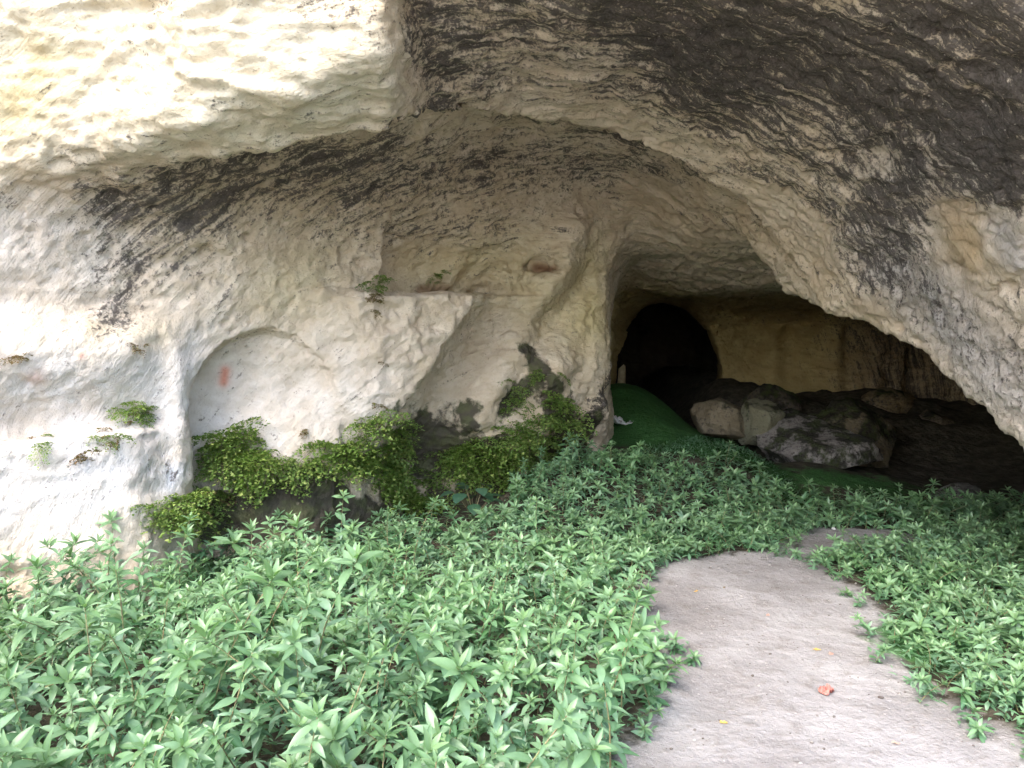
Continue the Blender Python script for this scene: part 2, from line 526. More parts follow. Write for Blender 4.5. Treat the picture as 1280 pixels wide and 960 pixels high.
# direction of the old tool strokes: round the vault
ax_x = 0.35
th = np.arctan2(P[:, 2] + 0.6, P[:, 0] - ax_x)
rr = np.hypot(P[:, 2] + 0.6, P[:, 0] - ax_x)
warp = fbm(P * 0.9, 2, 0.5, 3) * 0.5
flow = np.stack([th * 4.0 + P[:, 1] * 1.4 + warp * 2.0, P[:, 1] * 11.0 + th * 5.0 + warp * 5.0, rr * 11.0 + warp * 3.0], 1)

# stain, painted shade and tone masks as 3D blobs on the rock
def blob_mask(specs, P):
    pts = [q for s in specs for q in s[0]]
    W = cast(pts)
    out = np.zeros(len(P)); i = 0
    for line, rpx, val in specs:
        w = W[i:i + len(line)]; i += len(line)
        r = rpx / FPX * w[:, 1].mean()
        dmin = np.full(len(P), 1e9)
        if len(line) == 1:
            dmin = ((P - w[0]) ** 2).sum(1)
        for a, b in zip(w[:-1], w[1:]):
            ab = b - a
            t = np.clip(((P - a) @ ab) / max(ab @ ab, 1e-9), 0, 1)
            dmin = np.minimum(dmin, ((P - a - t[:, None] * ab) ** 2).sum(1))
        out += val * np.exp(-dmin / (r * r))
    return out

ridge_shade_px = [(275, 165), (400, 158), (480, 152), (650, 142), (800, 180), (960, 220), (1035, 262)]  # ridge of the roof; the shadow beneath it is painted along here
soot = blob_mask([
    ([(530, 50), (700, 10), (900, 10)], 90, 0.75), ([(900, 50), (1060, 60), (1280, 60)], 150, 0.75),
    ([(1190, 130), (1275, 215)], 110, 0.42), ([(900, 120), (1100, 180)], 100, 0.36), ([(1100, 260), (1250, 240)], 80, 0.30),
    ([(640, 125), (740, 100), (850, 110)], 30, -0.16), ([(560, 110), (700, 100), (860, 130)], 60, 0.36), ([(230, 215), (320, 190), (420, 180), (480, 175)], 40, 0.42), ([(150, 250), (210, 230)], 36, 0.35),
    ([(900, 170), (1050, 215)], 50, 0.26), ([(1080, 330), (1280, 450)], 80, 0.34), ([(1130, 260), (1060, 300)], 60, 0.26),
    ([(1310, 60), (1420, 180), (1440, 320)], 110, 0.6), (ridge_shade_px, 22, 0.50), ([(230, 235), (330, 215), (450, 205), (640, 195), (780, 210), (900, 235)], 70, 0.44), ([(150, 260), (250, 245), (330, 215)], 60, 0.42),
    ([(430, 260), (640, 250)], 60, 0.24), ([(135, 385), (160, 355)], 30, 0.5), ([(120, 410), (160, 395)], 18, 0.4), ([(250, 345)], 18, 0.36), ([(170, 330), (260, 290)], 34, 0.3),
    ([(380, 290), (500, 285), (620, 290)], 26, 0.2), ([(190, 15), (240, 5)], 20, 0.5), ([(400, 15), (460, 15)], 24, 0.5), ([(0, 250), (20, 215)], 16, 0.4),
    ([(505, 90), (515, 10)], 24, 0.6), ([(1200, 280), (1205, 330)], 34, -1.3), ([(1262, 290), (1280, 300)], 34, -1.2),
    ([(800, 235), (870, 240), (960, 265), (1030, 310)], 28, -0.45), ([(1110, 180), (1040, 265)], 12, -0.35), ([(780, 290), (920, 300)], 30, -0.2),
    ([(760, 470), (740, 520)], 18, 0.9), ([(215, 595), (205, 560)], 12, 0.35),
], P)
brow = sstep(0.0, 0.10, np.interp(P[:, 0], RX, RY) - P[:, 1]) * sstep(-0.45, -0.60, P[:, 0]) * sstep(2.2, 2.4, P[:, 2])
soot = np.where(P[:, 0] < 0.4, np.where(P[:, 1] > 3.9, np.minimum(soot * 0.80, 0.58), soot), soot)
soot = soot * (1 - brow * sstep(3.05, 2.92, P[:, 2]))
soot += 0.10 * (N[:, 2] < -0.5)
soot += sstep(4.0, 5.2, P[:, 0]) * 0.5 + 0  # side chamber painted darker, standing in for its deep shade
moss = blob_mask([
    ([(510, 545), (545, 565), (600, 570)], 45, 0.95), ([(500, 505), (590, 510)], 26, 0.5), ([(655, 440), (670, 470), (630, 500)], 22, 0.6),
    ([(690, 500), (700, 560)], 34, 0.7), ([(290, 640), (390, 600), (420, 620)], 28, 1.0), ([(735, 530), (720, 580)], 26, 0.9), ([(240, 620)], 25, 0.5), ([(250, 655), (400, 650), (560, 640), (700, 610)], 26, 0.9),  # last stroke paints the shade of the hollow behind the ferns
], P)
def lerp(a, b, f): return a + (np.asarray(b) - a) * f[:, None]
tone = np.tile(np.array([0.64, 0.545, 0.42]), (len(P), 1))
pale = np.clip(blob_mask([([(0, 470), (180, 500)], 120, 0.9), ([(100, 620), (0, 620)], 70, 0.9), ([(330, 520), (430, 520)], 90, 0.7), ([(220, 470)], 60, 0.5), ([(0, 300), (90, 300)], 80, 0.5)], P), 0, 1)
tone = lerp(tone, (0.59, 0.56, 0.535), pale)
tone = lerp(tone, (0.66, 0.60, 0.47), sstep(4.6, 4.2, P[:, 1]) * sstep(2.2, 2.5, P[:, 2]) * sstep(-0.4, -0.8, P[:, 0]))
yel = np.clip(blob_mask([([(20, 130), (60, 90)], 45, 0.6), ([(580, 330), (520, 330)], 40, 0.55), ([(390, 340), (350, 360)], 40, 0.4), ([(650, 340), (720, 400)], 60, 0.5), ([(740, 310), (745, 400)], 30, 0.4), ([(40, 410), (200, 420)], 25, 0.3)], P), 0, 1)
tone = lerp(tone, (0.52, 0.44, 0.22), yel)
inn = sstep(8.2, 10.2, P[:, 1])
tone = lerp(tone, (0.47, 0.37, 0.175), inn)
tone = lerp(tone, (0.34, 0.27, 0.18), sstep(4.2, 5.4, P[:, 0]) * inn)  # side chamber's shade also put into the stone colour
tone = lerp(tone, (0.05, 0.04, 0.03), sstep(11.9, 12.6, P[:, 1]))  # tunnel depth painted near black in place of fading light
tan = (1 - inn) * np.clip(blob_mask([([(800, 260), (950, 280), (1050, 350), (1120, 400)], 60, 0.8), ([(400, 240), (600, 260)], 70, 0.6)], P), 0, 1)
tone = lerp(tone, (0.60, 0.49, 0.35), tan)
och = np.clip(blob_mask([([(1200, 265), (1205, 320)], 36, 1.3)], P), 0, 1)
tone = lerp(tone, (0.50, 0.37, 0.21), och)
gry = np.clip(blob_mask([([(1265, 290), (1280, 320)], 30, 1.0), ([(1110, 330), (1190, 400), (1280, 490)], 80, 0.9), ([(1130, 230), (1250, 180)], 80, 0.6)], P), 0, 1)
tone = lerp(tone, (0.50, 0.47, 0.445), gry)
red = np.clip(blob_mask([([(281, 463), (279, 478)], 6, 0.8), ([(45, 475)], 12, 0.25), ([(100, 444)], 5, 0.6)], P), 0, 1)
tone = lerp(tone, (0.60, 0.20, 0.12), red)
blu = np.clip(blob_mask([([(215, 590), (210, 605)], 14, 0.8), ([(30, 600), (190, 590)], 40, 0.3)], P), 0, 1)
tone = lerp(tone, (0.50, 0.52, 0.56), blu)
brn = np.clip(blob_mask([([(672, 336), (690, 338)], 9, 1.0), ([(525, 362), (560, 362)], 7, 0.8)], P), 0, 1)
tone = lerp(tone, (0.20, 0.11, 0.06), brn)
chisel = np.clip(0.25 + blob_mask([([(150, 230), (500, 220), (800, 230)], 90, 0.6), ([(600, 100), (1000, 100), (1250, 200)], 140, 0.7), ([(1150, 350), (1270, 450)], 80, 0.7), ([(800, 280), (1000, 300)], 60, 0.4), ([(660, 330), (560, 470)], 70, 0.25)], P), 0, 1)

# relief of the stone in the mesh itself
fade = sstep(0.0, 0.35, P[:, 1] - 1.5)
big = fbm(P * np.array([1.1, 1.1, 1.5]), 3, 0.5, 11) * 0.085
mid = (0.35 - np.abs(fbm(P * np.array([3.4, 3.4, 5.0]), 5, 0.6, 23))) * 0.085
lay = vnoise(np.stack([P[:, 0] * 1.5, P[:, 1] * 1.5, P[:, 2] * 13 + fbm(P * 1.5, 2, 0.5, 5) * 4], 1), 31) * 0.018
face = sstep(4.7, 4.2, P[:, 1]) * sstep(2.2, 2.5, P[:, 2]) * sstep(-0.3, -0.7, P[:, 0])
strk = (0.5 - np.abs(fbm(flow * 0.8, 3, 0.6, 41)) * 2.2) * 0.030 * chisel
pitn = np.clip(fbm(P * 9.0, 3, 0.6, 47) - 0.22, 0, 1) * -0.08
rid = (1 - np.abs(fbm(P * np.array([2.2, 2.2, 3.4]), 4, 0.55, 53)) * 2.0)
smoothwall = np.clip(pale + yel * 0.4, 0, 1)
lip = np.exp(-(((np.interp(P[:, 0], RX, RY) - P[:, 1]) / 0.10) ** 2)) * (N[:, 2] < 0.3)
flute = inn * (N[:, 2] > -0.5) * vnoise(np.stack([P[:, 0] * 5, P[:, 1] * 2, P[:, 2] * 0.6], 1), 61) * 0.09
lay2 = (0.25 - np.abs(fbm(P * np.array([2.6, 2.6, 10.0]), 4, 0.6, 67))) * 0.065 * face
disp = lay2 + flute + big * (1 - 0.3 * face) + mid * (1 - 0.65 * smoothwall) * (1 - 0.75 * face) + lay * (0.4 + 1.4 * face) + strk + pitn * (1 - 0.7 * smoothwall) * (1 - 0.7 * face) + face * rid * 0.03
P = P + N * (disp * fade)[:, None]
rock_me = mesh_np("cave_rock", P, Q, M_ROCK)
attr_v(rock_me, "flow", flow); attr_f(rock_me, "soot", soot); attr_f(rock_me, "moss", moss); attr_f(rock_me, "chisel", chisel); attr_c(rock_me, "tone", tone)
tag(link("cave_rock", rock_me), "pale limestone cliff hollowed into a cave with sooty vaulted roof", "rock", kind="structure")

# ---------------------------------------------------------------- the ground
def wall_dist(x, y):
    return (x + 2.07) * 0.566 - (y - 5.2) * 0.824

PATH = [  # outline of the bare path on the ground, metres
    (0.40, 2.2), (0.38, 2.9), (0.60, 3.3), (0.74, 3.75), (0.66, 4.2), (0.72, 4.6), (0.98, 5.2), (1.35, 5.40), (1.75, 5.55), (2.0, 5.95), (2.35, 6.25), (2.85, 6.25),
    (3.05, 6.0), (2.75, 5.65), (2.30, 5.55), (1.98, 5.25), (2.05, 4.75), (2.02, 4.3), (1.86, 3.9), (1.80, 3.45), (1.92, 3.05), (2.0, 2.2)]
def poly_sd(x, y, poly):
    pts = np.array(poly); d2 = np.full(np.shape(x), 1e9); ins = np.zeros(np.shape(x), bool)
    for (ax, ay), (bx, by) in zip(pts, np.roll(pts, -1, 0)):
        ex, ey = bx - ax, by - ay
        t = np.clip(((x - ax) * ex + (y - ay) * ey) / (ex * ex + ey * ey), 0, 1)
        d2 = np.minimum(d2, (x - ax - t * ex) ** 2 + (y - ay - t * ey) ** 2)
        cr = ((ay > y) != (by > y)) & (x < ex * (y - ay) / (ey if abs(ey) > 1e-9 else 1e-9) + ax)
        ins ^= cr
    return np.where(ins, -1, 1) * np.sqrt(d2)
def path_d(x, y):
    near = poly_sd(x, y, PATH)
    return np.where(y < 2.2, np.maximum(0.40 - x, x - 2.0), near)

def ground_z(x, y):
    x = np.asarray(x, float); y = np.asarray(y, float)
    p = np.stack([x.ravel(), y.ravel(), x.ravel() * 0], 1)
    n = (fbm(p * 0.8, 3, 0.5, 71) * 0.05 + fbm(p * 3.5, 3, 0.5, 77) * 0.022).reshape(x.shape)
    wd = wall_dist(x, y)
    left = sstep(-0.5, 0.6, x)
    h = (0.02 + 0.40 * left) * sstep(1.5, 0.1, wd) * sstep(9.0, 7.0, y)
    h = h + 0.42 * sstep(6.0, 7.6, y) * sstep(2.4, 1.2, x) * (1 - sstep(1.5, 0.1, wd) * sstep(9.0, 7.0, y))
    # mossy mound by the tunnel, running down to the right
    t = np.clip(((x - 1.55) * 0.55 - (y - 9.4) * 1.6) / (0.55 ** 2 + 1.6 ** 2), 0, 1)
    dx, dy = x - 1.55 - 0.55 * t, y - 9.4 + 1.6 * t
    mound = np.exp(-((dx / 0.75) ** 2 + (dy / 0.9) ** 2) ** 1.6) * (0.40 - 0.30 * t)
    h = h + mound
    h = h + 0.62 * sstep(8.4, 11.2, y) * sstep(2.0, 3.0, x) + 0.30 * sstep(9.2, 11.5, y) * sstep(2.6, 1.6, x)
    h = h - 0.10 * np.exp(-((x - 2.55) / 0.30) ** 2) * sstep(6.6, 7.4, y) * sstep(9.6, 8.8, y)
    h = h - 0.10 * sstep(2.8, 4.5, x) * sstep(6.0, 7.2, y)
    n = n * np.where(path_d(x, y) < 0, 0.6, 1.0)
    n = n * (1 + 3.0 * sstep(8.6, 10.0, y) * sstep(2.2, 3.0, x))
    far = np.hypot(x, y - 4)
    return h + n * sstep(60, 20, far)

gx = spaced([(-900, -100, 100), (-100, -20, 10), (-20, -6, 1.0), (-6, -3.2, 0.2), (-3.2, 4.5, 0.045), (4.5, 7, 0.2), (7, 20, 1.0), (20, 100, 10), (100, 900, 100)])
gy = spaced([(-900, -100, 100), (-100, -20, 10), (-20, 0, 1.0), (0, 2.2, 0.2), (2.2, 10, 0.045), (10, 17, 0.2), (17, 40, 2), (40, 100, 10), (100, 900, 100)])
GX, GY = np.meshgrid(gx, gy, indexing='ij')
GZ = ground_z(GX, GY)
nx_, ny_ = GX.shape
ii = np.arange(nx_ * ny_).reshape(nx_, ny_)
gq = np.stack([ii[:-1, :-1], ii[1:, :-1], ii[1:, 1:], ii[:-1, 1:]], -1).reshape(-1, 4)
gme = mesh_np("ground", np.stack([GX, GY, GZ], -1).reshape(-1, 3), gq, M_GROUND)
pd = path_d(GX, GY).ravel()
pathm = sstep(0.20, -0.16, pd)
pathm = np.maximum(pathm, sstep(1.8, 0.6, GY.ravel()))           # unseen open ground outside the cave, kept pale to bounce light in
green = np.clip(np.exp(-(((GX - 1.75) / 0.75) ** 2 + ((GY - 8.6) / 1.5) ** 2)) * 1.4, 0, 1).ravel()
green = green + 0.45 * np.exp(-(((GX - 3.3) / 1.0) ** 2 + ((GY - 7.6) / 0.9) ** 2)).ravel() + 0.5 * np.exp(-(((GX - 2.0) / 0.25) ** 2 + ((GY - 4.0) / 0.3) ** 2)).ravel()
pp = np.stack([GX.ravel(), GY.ravel(), GX.ravel() * 0], 1)
green = green + 0.30 * sstep(-0.35, 0.05, pd) * sstep(1.8, 2.4, GY.ravel()) * (0.5 + fbm(pp * 2.0, 2, 0.5, 91))
attr_f(gme, "path", pathm); attr_f(gme, "green", green)
tag(link("ground", gme), "bare pale earth path and cave floor between weed beds", "ground", kind="structure")

# ---------------------------------------------------------------- leaves and weeds
M_LEAF = leaf_material("pellitory_leaf", (0.042, 0.132, 0.044), (0.205, 0.335, 0.220), (0.25, 0.37, 0.15), 0.34)
M_STEM = plain_material("weed_stem", (0.16, 0.20, 0.08), (0.24, 0.17, 0.10), 40, 0.6, 0.002)
M_FERN = leaf_material("maidenhair_leaf", (0.085, 0.160, 0.030), (0.200, 0.300, 0.070), (0.34, 0.37, 0.11), 0.6, 0.30)
M_FERNDRY = leaf_material("dry_fern_leaf", (0.15, 0.085, 0.05), (0.22, 0.15, 0.06), (0.15, 0.20, 0.04), 0.8, 0.1)
M_DARKLEAF = leaf_material("bluish_leaf", (0.025, 0.075, 0.045), (0.05, 0.11, 0.07), (0.06, 0.12, 0.06), 0.5, 0.15)

def leaf_shape(width=0.36, droop=0.35, fold=0.16, nl=5):
    """leaf of length 1 along +X, petiole end at 0, upper side +Z: verts, quads, rib mask"""
    V, rib = [], []
    for i in range(nl + 1):
        t = i / nl
        w = width * 0.5 * (math.sin(math.pi * min(1, t ** 0.80)) ** 0.85) if 0 < t < 1 else 0.012
        x = t * (1 - 0.10 * droop * t)
        z = 0.10 * math.sin(t * math.pi * 0.6) - droop * t * t * 0.55
        for s in (-1, 0, 1):
            V.append((x, s * w, z + abs(s) * fold * w * 1.6)); rib.append(1.0 if s == 0 else 0.0)
    F = []
    for i in range(nl):
        for s in (0, 1):
            a = i * 3 + s
            F.append((a, a + 3, a + 4, a + 1))
    return np.array(V), np.array(F), np.array(rib)

LEAVES = [leaf_shape(0.28, 0.25, 0.20), leaf_shape(0.33, 0.4, 0.14), leaf_shape(0.25, 0.12, 0.24), leaf_shape(0.38, 0.55, 0.12), leaf_shape(0.31, 0.05, 0.2)]
leaf_me = []
for k, (V, F, rb) in enumerate(LEAVES):
    for y_ in (0.0, 0.35, 0.8):
        me = mesh_np("leaf", V, F, M_LEAF); attr_f(me, "rib", rb); attr_f(me, "young", np.full(len(V), y_)); leaf_me.append(me)

def rotm(az, el, roll=0.0):
    return np.array(Euler((roll, -el, az), 'XYZ').to_matrix())

def shoot_plan(h, r):
    """leaves of one shoot: (pos, az, el, len, kind, young, is_top); stem runs up +Z with a lean"""
    lean = (r.uniform(-0.55, 0.55), r.uniform(-0.55, 0.55))
    def at(t): return np.array([lean[0] * h * t * t, lean[1] * h * t * t, h * t * (1 - 0.12 * t)])
    out = []
    az = r.uniform(0, 6.28)
    n = int(10 + h * 40)
    for i in range(n):
        t = 0.15 + 0.75 * i / n
        az += 2.4 + r.uniform(-0.6, 0.6)
        L = r.uniform(0.030, 0.072) * (0.8 + 0.35 * math.sin(t * 3.1))
        out.append((at(t), az, r.uniform(-0.55, 0.5), L, r.randrange(5), 0 if t < 0.7 else 1, t > 0.66))
    m_ = r.randrange(8, 12); Lr = r.uniform(0.060, 0.108)
    for i in range(m_):
        az += 2.4 + r.uniform(-0.2, 0.2)
        el = -0.10 + 1.25 * i / m_ + r.uniform(-0.15, 0.15)
        out.append((at(0.94 + 0.006 * i), az, el, Lr * r.uniform(0.85, 1.1) * (1 - 0.62 * (i / m_) ** 1.3), r.choice((0, 2, 4, 1)), 1 if i < m_ * 0.6 else 2, True))
    return out, at

def stem_geo(at, rad, n=5):
    V, F = [], []
    for i in range(n + 1):
        c = at(i / n); q = rad * (1 - 0.6 * i / n)
        for a in range(4):
            V.append((c[0] + q * math.cos(a * 1.5708), c[1] + q * math.sin(a * 1.5708), c[2]))
    for i in range(n):
        for a in range(4):
            F.append((i * 4 + a, i * 4 + (a + 1) % 4, i * 4 + 4 + (a + 1) % 4, i * 4 + 4 + a))
    return np.array(V), np.array(F)

class Bag:
    """collects leaf and stem geometry into one mesh"""
    def __init__(self): self.V, self.F, self.T, self.Y, self.R, self.M, self.n = [], [], [], [], [], [], 0
    def add(self, V, F, tint=0.0, young=0.0, rib=None, mat=0):
        self.V.append(V); self.F.append(F + self.n); self.n += len(V)
        self.T.append(np.full(len(V), tint)); self.Y.append(np.full(len(V), young)); self.R.append(rib if rib is not None else np.zeros(len(V)))
        self.M.append(np.full(len(F), mat))
    def mesh(self, name, mats):
        me = mesh_np(name, np.concatenate(self.V), np.concatenate(self.F), None)
        for m in mats: me.materials.append(m)
        me.polygons.foreach_set("material_index", np.concatenate(self.M).astype(np.int32))
        attr_f(me, "tint", np.concatenate(self.T)); attr_f(me, "young", np.concatenate(self.Y)); attr_f(me, "rib", np.concatenate(self.R))
        return me

YV = (0.0, 0.35, 0.8)
PROTO = []
for k in range(20):                                     # ten tall shoots, then ten short ones
    r = random.Random(100 + k)
    h = 0.24 + 0.03 * k if k < 10 else 0.08 + 0.016 * (k - 10)
    plan, at = shoot_plan(h, r)
    sV, sF = stem_geo(at, 0.0035)
    low = Bag()
    for (p, az, el, L, kind, yg, top) in plan:
        if not top:
            V, F, rb = LEAVES[kind]
            low.add((V * L) @ rotm(az, el).T + p, F, r.random(), YV[yg], rb)
    PROTO.append(dict(h=h, plan=plan, stem=mesh_np("stem", sV, sF, M_STEM), low=low.mesh("lower_leaves", [M_LEAF]), sgeo=(sV, sF)))

# where shoots grow
spots = []   # x, y, scale, bed
def try_spots(n, x0, x1, y0, y1, fn, bed, smin_, smax_, seed, mind):
    r = random.Random(seed); got = []
    cells = {}
    for _ in range(n):
        x, y = r.uniform(x0, x1), r.uniform(y0, y1)
        f = fn(x, y)
        if f <= 0 or r.random() > f: continue
        key = (int(x / mind), int(y / mind))
        if any((x - a) ** 2 + (y - b) ** 2 < mind * mind for i in (-1, 0, 1) for j in (-1, 0, 1) for a, b in cells.get((key[0] + i, key[1] + j), ())): continue
        cells.setdefault(key, []).append((x, y))
        spots.append((x, y, (1 + 0.12 * max(0, min(1, (3.8 - y) / 1.3)) * (bed == 'left')) * r.uniform(smin_, smax_) * (0.65 + 0.35 * min(1, f * 1.2)), bed))
PDX, PDY = np.arange(-4.5, 6, 0.025), np.arange(0.5, 9.5, 0.025)
PDG = path_d(*np.meshgrid(PDX, PDY, indexing='ij'))
def pdist(x, y): return float(PDG[int((x + 4.5) / 0.025), int((y - 0.5) / 0.025)])
def bed_left(x, y):
    w = wall_dist(x, y)
    if w < 0.08 or abs(x) > 0.70 * y + 0.35 or (x > 0.0 and y > 5.2): return 0
    d_ = pdist(x, y)
    if x > 1.0 or d_ < -0.10: return 0
    return 0.05 if d_ < 0 else min(1.0, 0.45 + d_ * 1.8)
def bed_mid(x, y):
    w = wall_dist(x, y)
    if w < 0.10: return 0
    if pdist(x, y) < 0.0: return 0
    if x > 1.95 + (6.9 - y) * 0.9 + 0.25: return 0
    return 0 if y > 7.15 - 0.40 * max(0, x - 0.9) else 0.95 * min(1.0, 0.25 + (7.3 - 0.4 * max(0, x - 0.9) - y) * 1.2)
def bed_strip(x, y):
    return 0.9 if pdist(x, y) > 0.0 else 0
def bed_right(x, y):
    d_ = pdist(x, y)
    return 0 if d_ < -0.15 or x > 0.70 * y + 0.25 else 0.06 if d_ < 0 else min(1.0, 0.35 + d_ * 1.5)
try_spots(12000, -3.4, 1.0, 1.75, 6.0, bed_left, 'left', 0.65, 1.30, 1, 0.078)
try_spots(16000, 0.0, 2.3, 5.2, 7.6, bed_mid, 'mid', 0.65, 1.15, 2, 0.066)
try_spots(1500, 1.7, 4.6, 6.1, 7.0, bed_strip, 'strip', 0.75, 1.45, 3, 0.085)
try_spots(12000, 1.7, 4.6, 2.4, 6.1, bed_right, 'right', 0.80, 1.20, 4, 0.066)
LABELS = {
    'left': ("pale green pointed-leaf weed in the tall bed below the white wall", "weeds in the tall bed below the white wall"),
    'tall': ("tall pale green weed rising above the others in the bed below the white wall", "tallest weeds of the bed below the white wall"),
    'edge': ("pale green weed of the tall bed leaning over the bare path", "weeds of the tall bed leaning over the path"),
    'foot': ("pale green weed growing close under the white cave wall", "weeds close under the white wall"),
    'verge': ("low green weed straggling onto the bare path from the low bed", "low-bed weeds straggling onto the path"),
    'mid': ("small green weed in the low carpet between pillar and mossy mound", "weeds in the low carpet at the pillar foot"),
    'strip': ("green weed at the edge of the dark cave floor beyond the path", "weeds where the path ends at the dark floor"),
    'right': ("low green weed in the bed across the path from the white wall", "weeds in the low bed across the path")}
sx = np.array([s[0] for s in spots]); sy_ = np.array([s[1] for s in spots])
sz = ground_z(sx, sy_)
def in_view(i):
    x, y, s, b = spots[i]
    px_, py_ = 640 + FPX * x / y, HORIZON - FPX * (sz[i] + 0.30 * s - CAMZ) / y
    return -15 < px_ < 1295 and 300 < py_ < 985
order = sorted(range(len(spots)), key=lambda i: -(spots[i][2] / spots[i][1]) if in_view(i) else 9)
quota = {'left': 210, 'right': 50, 'strip': 20, 'mid': 20}
chosen = set(); cnt = {}
for i in order:
    b = spots[i][3]
    if in_view(i) and cnt.get(b, 0) < quota[b]:
        chosen.add(i); cnt[b] = cnt.get(b, 0) + 1
rest = {}
rp = random.Random(55)
for i, (x, y, s, b) in enumerate(spots):
    pr = PROTO[rp.randrange(10) + (0 if b == 'left' and pdist(x, y) > 0.08 and rp.random() < (5.6 - y) / 2.4 else 10)]
    rz, tx, ty = rp.uniform(0, 6.28), rp.uniform(0.0, 0.75), rp.uniform(-0.40, 0.40)
    if i in chosen:
        e = bpy.data.objects.new("weed_plant", None); COL.objects.link(e)
        e.empty_display_size = 0.05
        e.location = (x, y, sz[i] - 0.01); e.rotation_mode = 'ZYX'; e.rotation_euler = (tx, ty, rz); e.scale = (s, s, s)
        lk = b
        if b == 'left': lk = 'edge' if pdist(x, y) < 0.3 else 'foot' if wall_dist(x, y) < 0.9 else 'left'
        if lk == 'left' and pr['h'] * s > 0.43: lk = 'tall'
        if b == 'right': lk = 'verge' if pdist(x, y) < 0.25 else 'right'
        tag(e, LABELS[lk][0], "weed", LABELS[lk][1])
        link("stem", pr['stem'], e)
        tag(link("lower_leaves", pr['low'], e), kind="stuff")
        for (p, az, el, L, kind, yg, top) in pr['plan']:
            if top:
                link("leaf", leaf_me[kind * 3 + yg], e, p, (0, -el, az), L)
    else:
        bag = rest.setdefault(b, Bag())
        M = np.array(Euler((tx, ty, rz), 'ZYX').to_matrix()) * s
        o = np.array([x, y, sz[i] - 0.01])
        V, F = pr['sgeo']; bag.add(V @ M.T + o, F, 0, 0, None, 1)
        for (p, az, el, L, kind, yg, top) in pr['plan']:
            V, F, rb = LEAVES[kind]
            bag.add(((V * L) @ rotm(az, el).T + p) @ M.T + o, F, rp.random(), YV[yg], rb)
# low seedlings that cover the soil
rp = random.Random(77)
for i in range(len(spots)):
    x, y, s, b = spots[i]
    for k in range(5):
        xx, yy = x + rp.uniform(-0.07, 0.07), y + rp.uniform(-0.07, 0.07)
        if wall_dist(xx, yy) < 0.05: continue
        V, F, rb = LEAVES[rp.randrange(5)]
        o = np.array([xx, yy, sz[i] + rp.uniform(0.01, 0.10) * s])
        rest[b].add((V * rp.uniform(0.03, 0.06) * (0.7 + 0.3 * s)) @ rotm(rp.uniform(0, 6.28), rp.uniform(-0.2, 0.5)).T + o, F, rp.random(), 0, rb)
for k in range(7500):                                   # creeping seedlings on the mound
    xx, yy = rp.gauss(1.75, 0.55), rp.uniform(7.0, 9.6)
    if wall_dist(xx, yy) < 0.02 or xx < 0.95 + (yy - 7.2) * 0.12 or rp.random() < (yy - 8.0) / 2.6 or xx > 2.5 - (yy - 7.6) * 0.25: continue
    zz = float(ground_z(np.array([xx]), np.array([yy]))[0]) if k % 1 == 0 else 0
    V, F, rb = LEAVES[rp.randrange(5)]
    rest['mid'].add((V * rp.uniform(0.02, 0.045)) @ rotm(rp.uniform(0, 6.28), rp.uniform(0.0, 0.9)).T + np.array([xx, yy, zz + rp.uniform(0.0, 0.03)]), F, rp.random() * 0.5, 0, rb)
NM = {'left': "dense pale green weeds filling the tall bed below the white wall", 'mid': "dense carpet of small green weeds at the pillar foot",
      'strip': "green weeds fringing the dark cave floor beyond the path", 'right': "dense low green weeds filling the bed across the path from the white wall"}
for b, bag in rest.items():
    tag(link("weed_bed", bag.mesh("weed_bed", [M_LEAF, M_STEM])), NM[b], "weeds", None, "stuff")
print("SPOTS", len(spots), {b: sum(1 for s in spots if s[3] == b) for b in quota}, cnt)

# ---------------------------------------------------------------- ferns on the rock
SUB = np.flatnonzero((P[:, 1] < 8.2) & (P[:, 1] > 3.6) & (P[:, 0] < 1.3) & (P[:, 0] > -3.6) & (P[:, 2] < 2.4) & (P[:, 2] > -0.1))[::2]
PS = P[SUB].astype(np.float32); NS = N[SUB]
def on_rock(pts):
    """points on the finished rock surface and their normals for photo pixels"""
    W = cast(pts); out = []
    for w in W:
        k = int(np.argmin(((PS - w.astype(np.float32)) ** 2).sum(1)))
        out.append((PS[k].astype(float), NS[k]))
    return out

def frond_mesh(seed, mat, L=0.22):
    """one arching frond along +X drooping to -Z, with fan-shaped leaflets on side branches"""
    r = random.Random(seed); bag = Bag()
    def ax(t): return np.array([L * (t * 0.9), 0, L * (0.28 * math.sin(t * 2.0) - 0.55 * t * t)])
    V, F = [], []
    n = 6
    for i in range(n + 1):
        c = ax(i / n)
        V += [c + (0, 0.0012, 0), c - (0, 0.0012, 0)]
    F = [(2 * i, 2 * i + 1, 2 * i + 3, 2 * i + 2) for i in range(n)]
    bag.add(np.array(V), np.array(F), 0, 0, None, 1)
    for i in range(8):
        t = 0.25 + 0.75 * i / 8
        for sd in (-1, 1):
            bl = L * 0.42 * (1 - 0.75 * (t - 0.25)) * r.uniform(0.8, 1.15)
            m = max(2, int(bl / 0.011))
            ang = sd * r.uniform(0.8, 1.2)
            for j in range(m):
                q = (j + 0.7) / m
                c = ax(t) + np.array([math.cos(ang) * bl * q, math.sin(ang) * bl * q, -0.25 * bl * q * q + r.uniform(-0.006, 0.006)])
                s_ = r.uniform(0.012, 0.022)
                fan = np.array([(0, 0, 0), (0.7, -0.6, 0.05), (1.0, 0.0, -0.05), (0.7, 0.6, 0.05)]) * s_
                bag.add(fan @ rotm(ang + r.uniform(-1.2, 1.2), r.uniform(-0.6, 0.5), r.uniform(-0.7, 0.7)).T + c, np.array([(0, 1, 2, 3)]), r.random(), r.random() ** 3)
    return bag.mesh("frond", [mat, M_FERNSTEM])
M_FERNSTEM = plain_material("fern_stalk", (0.02, 0.012, 0.01), (0.05, 0.03, 0.02), 40, 0.5, 0.001)
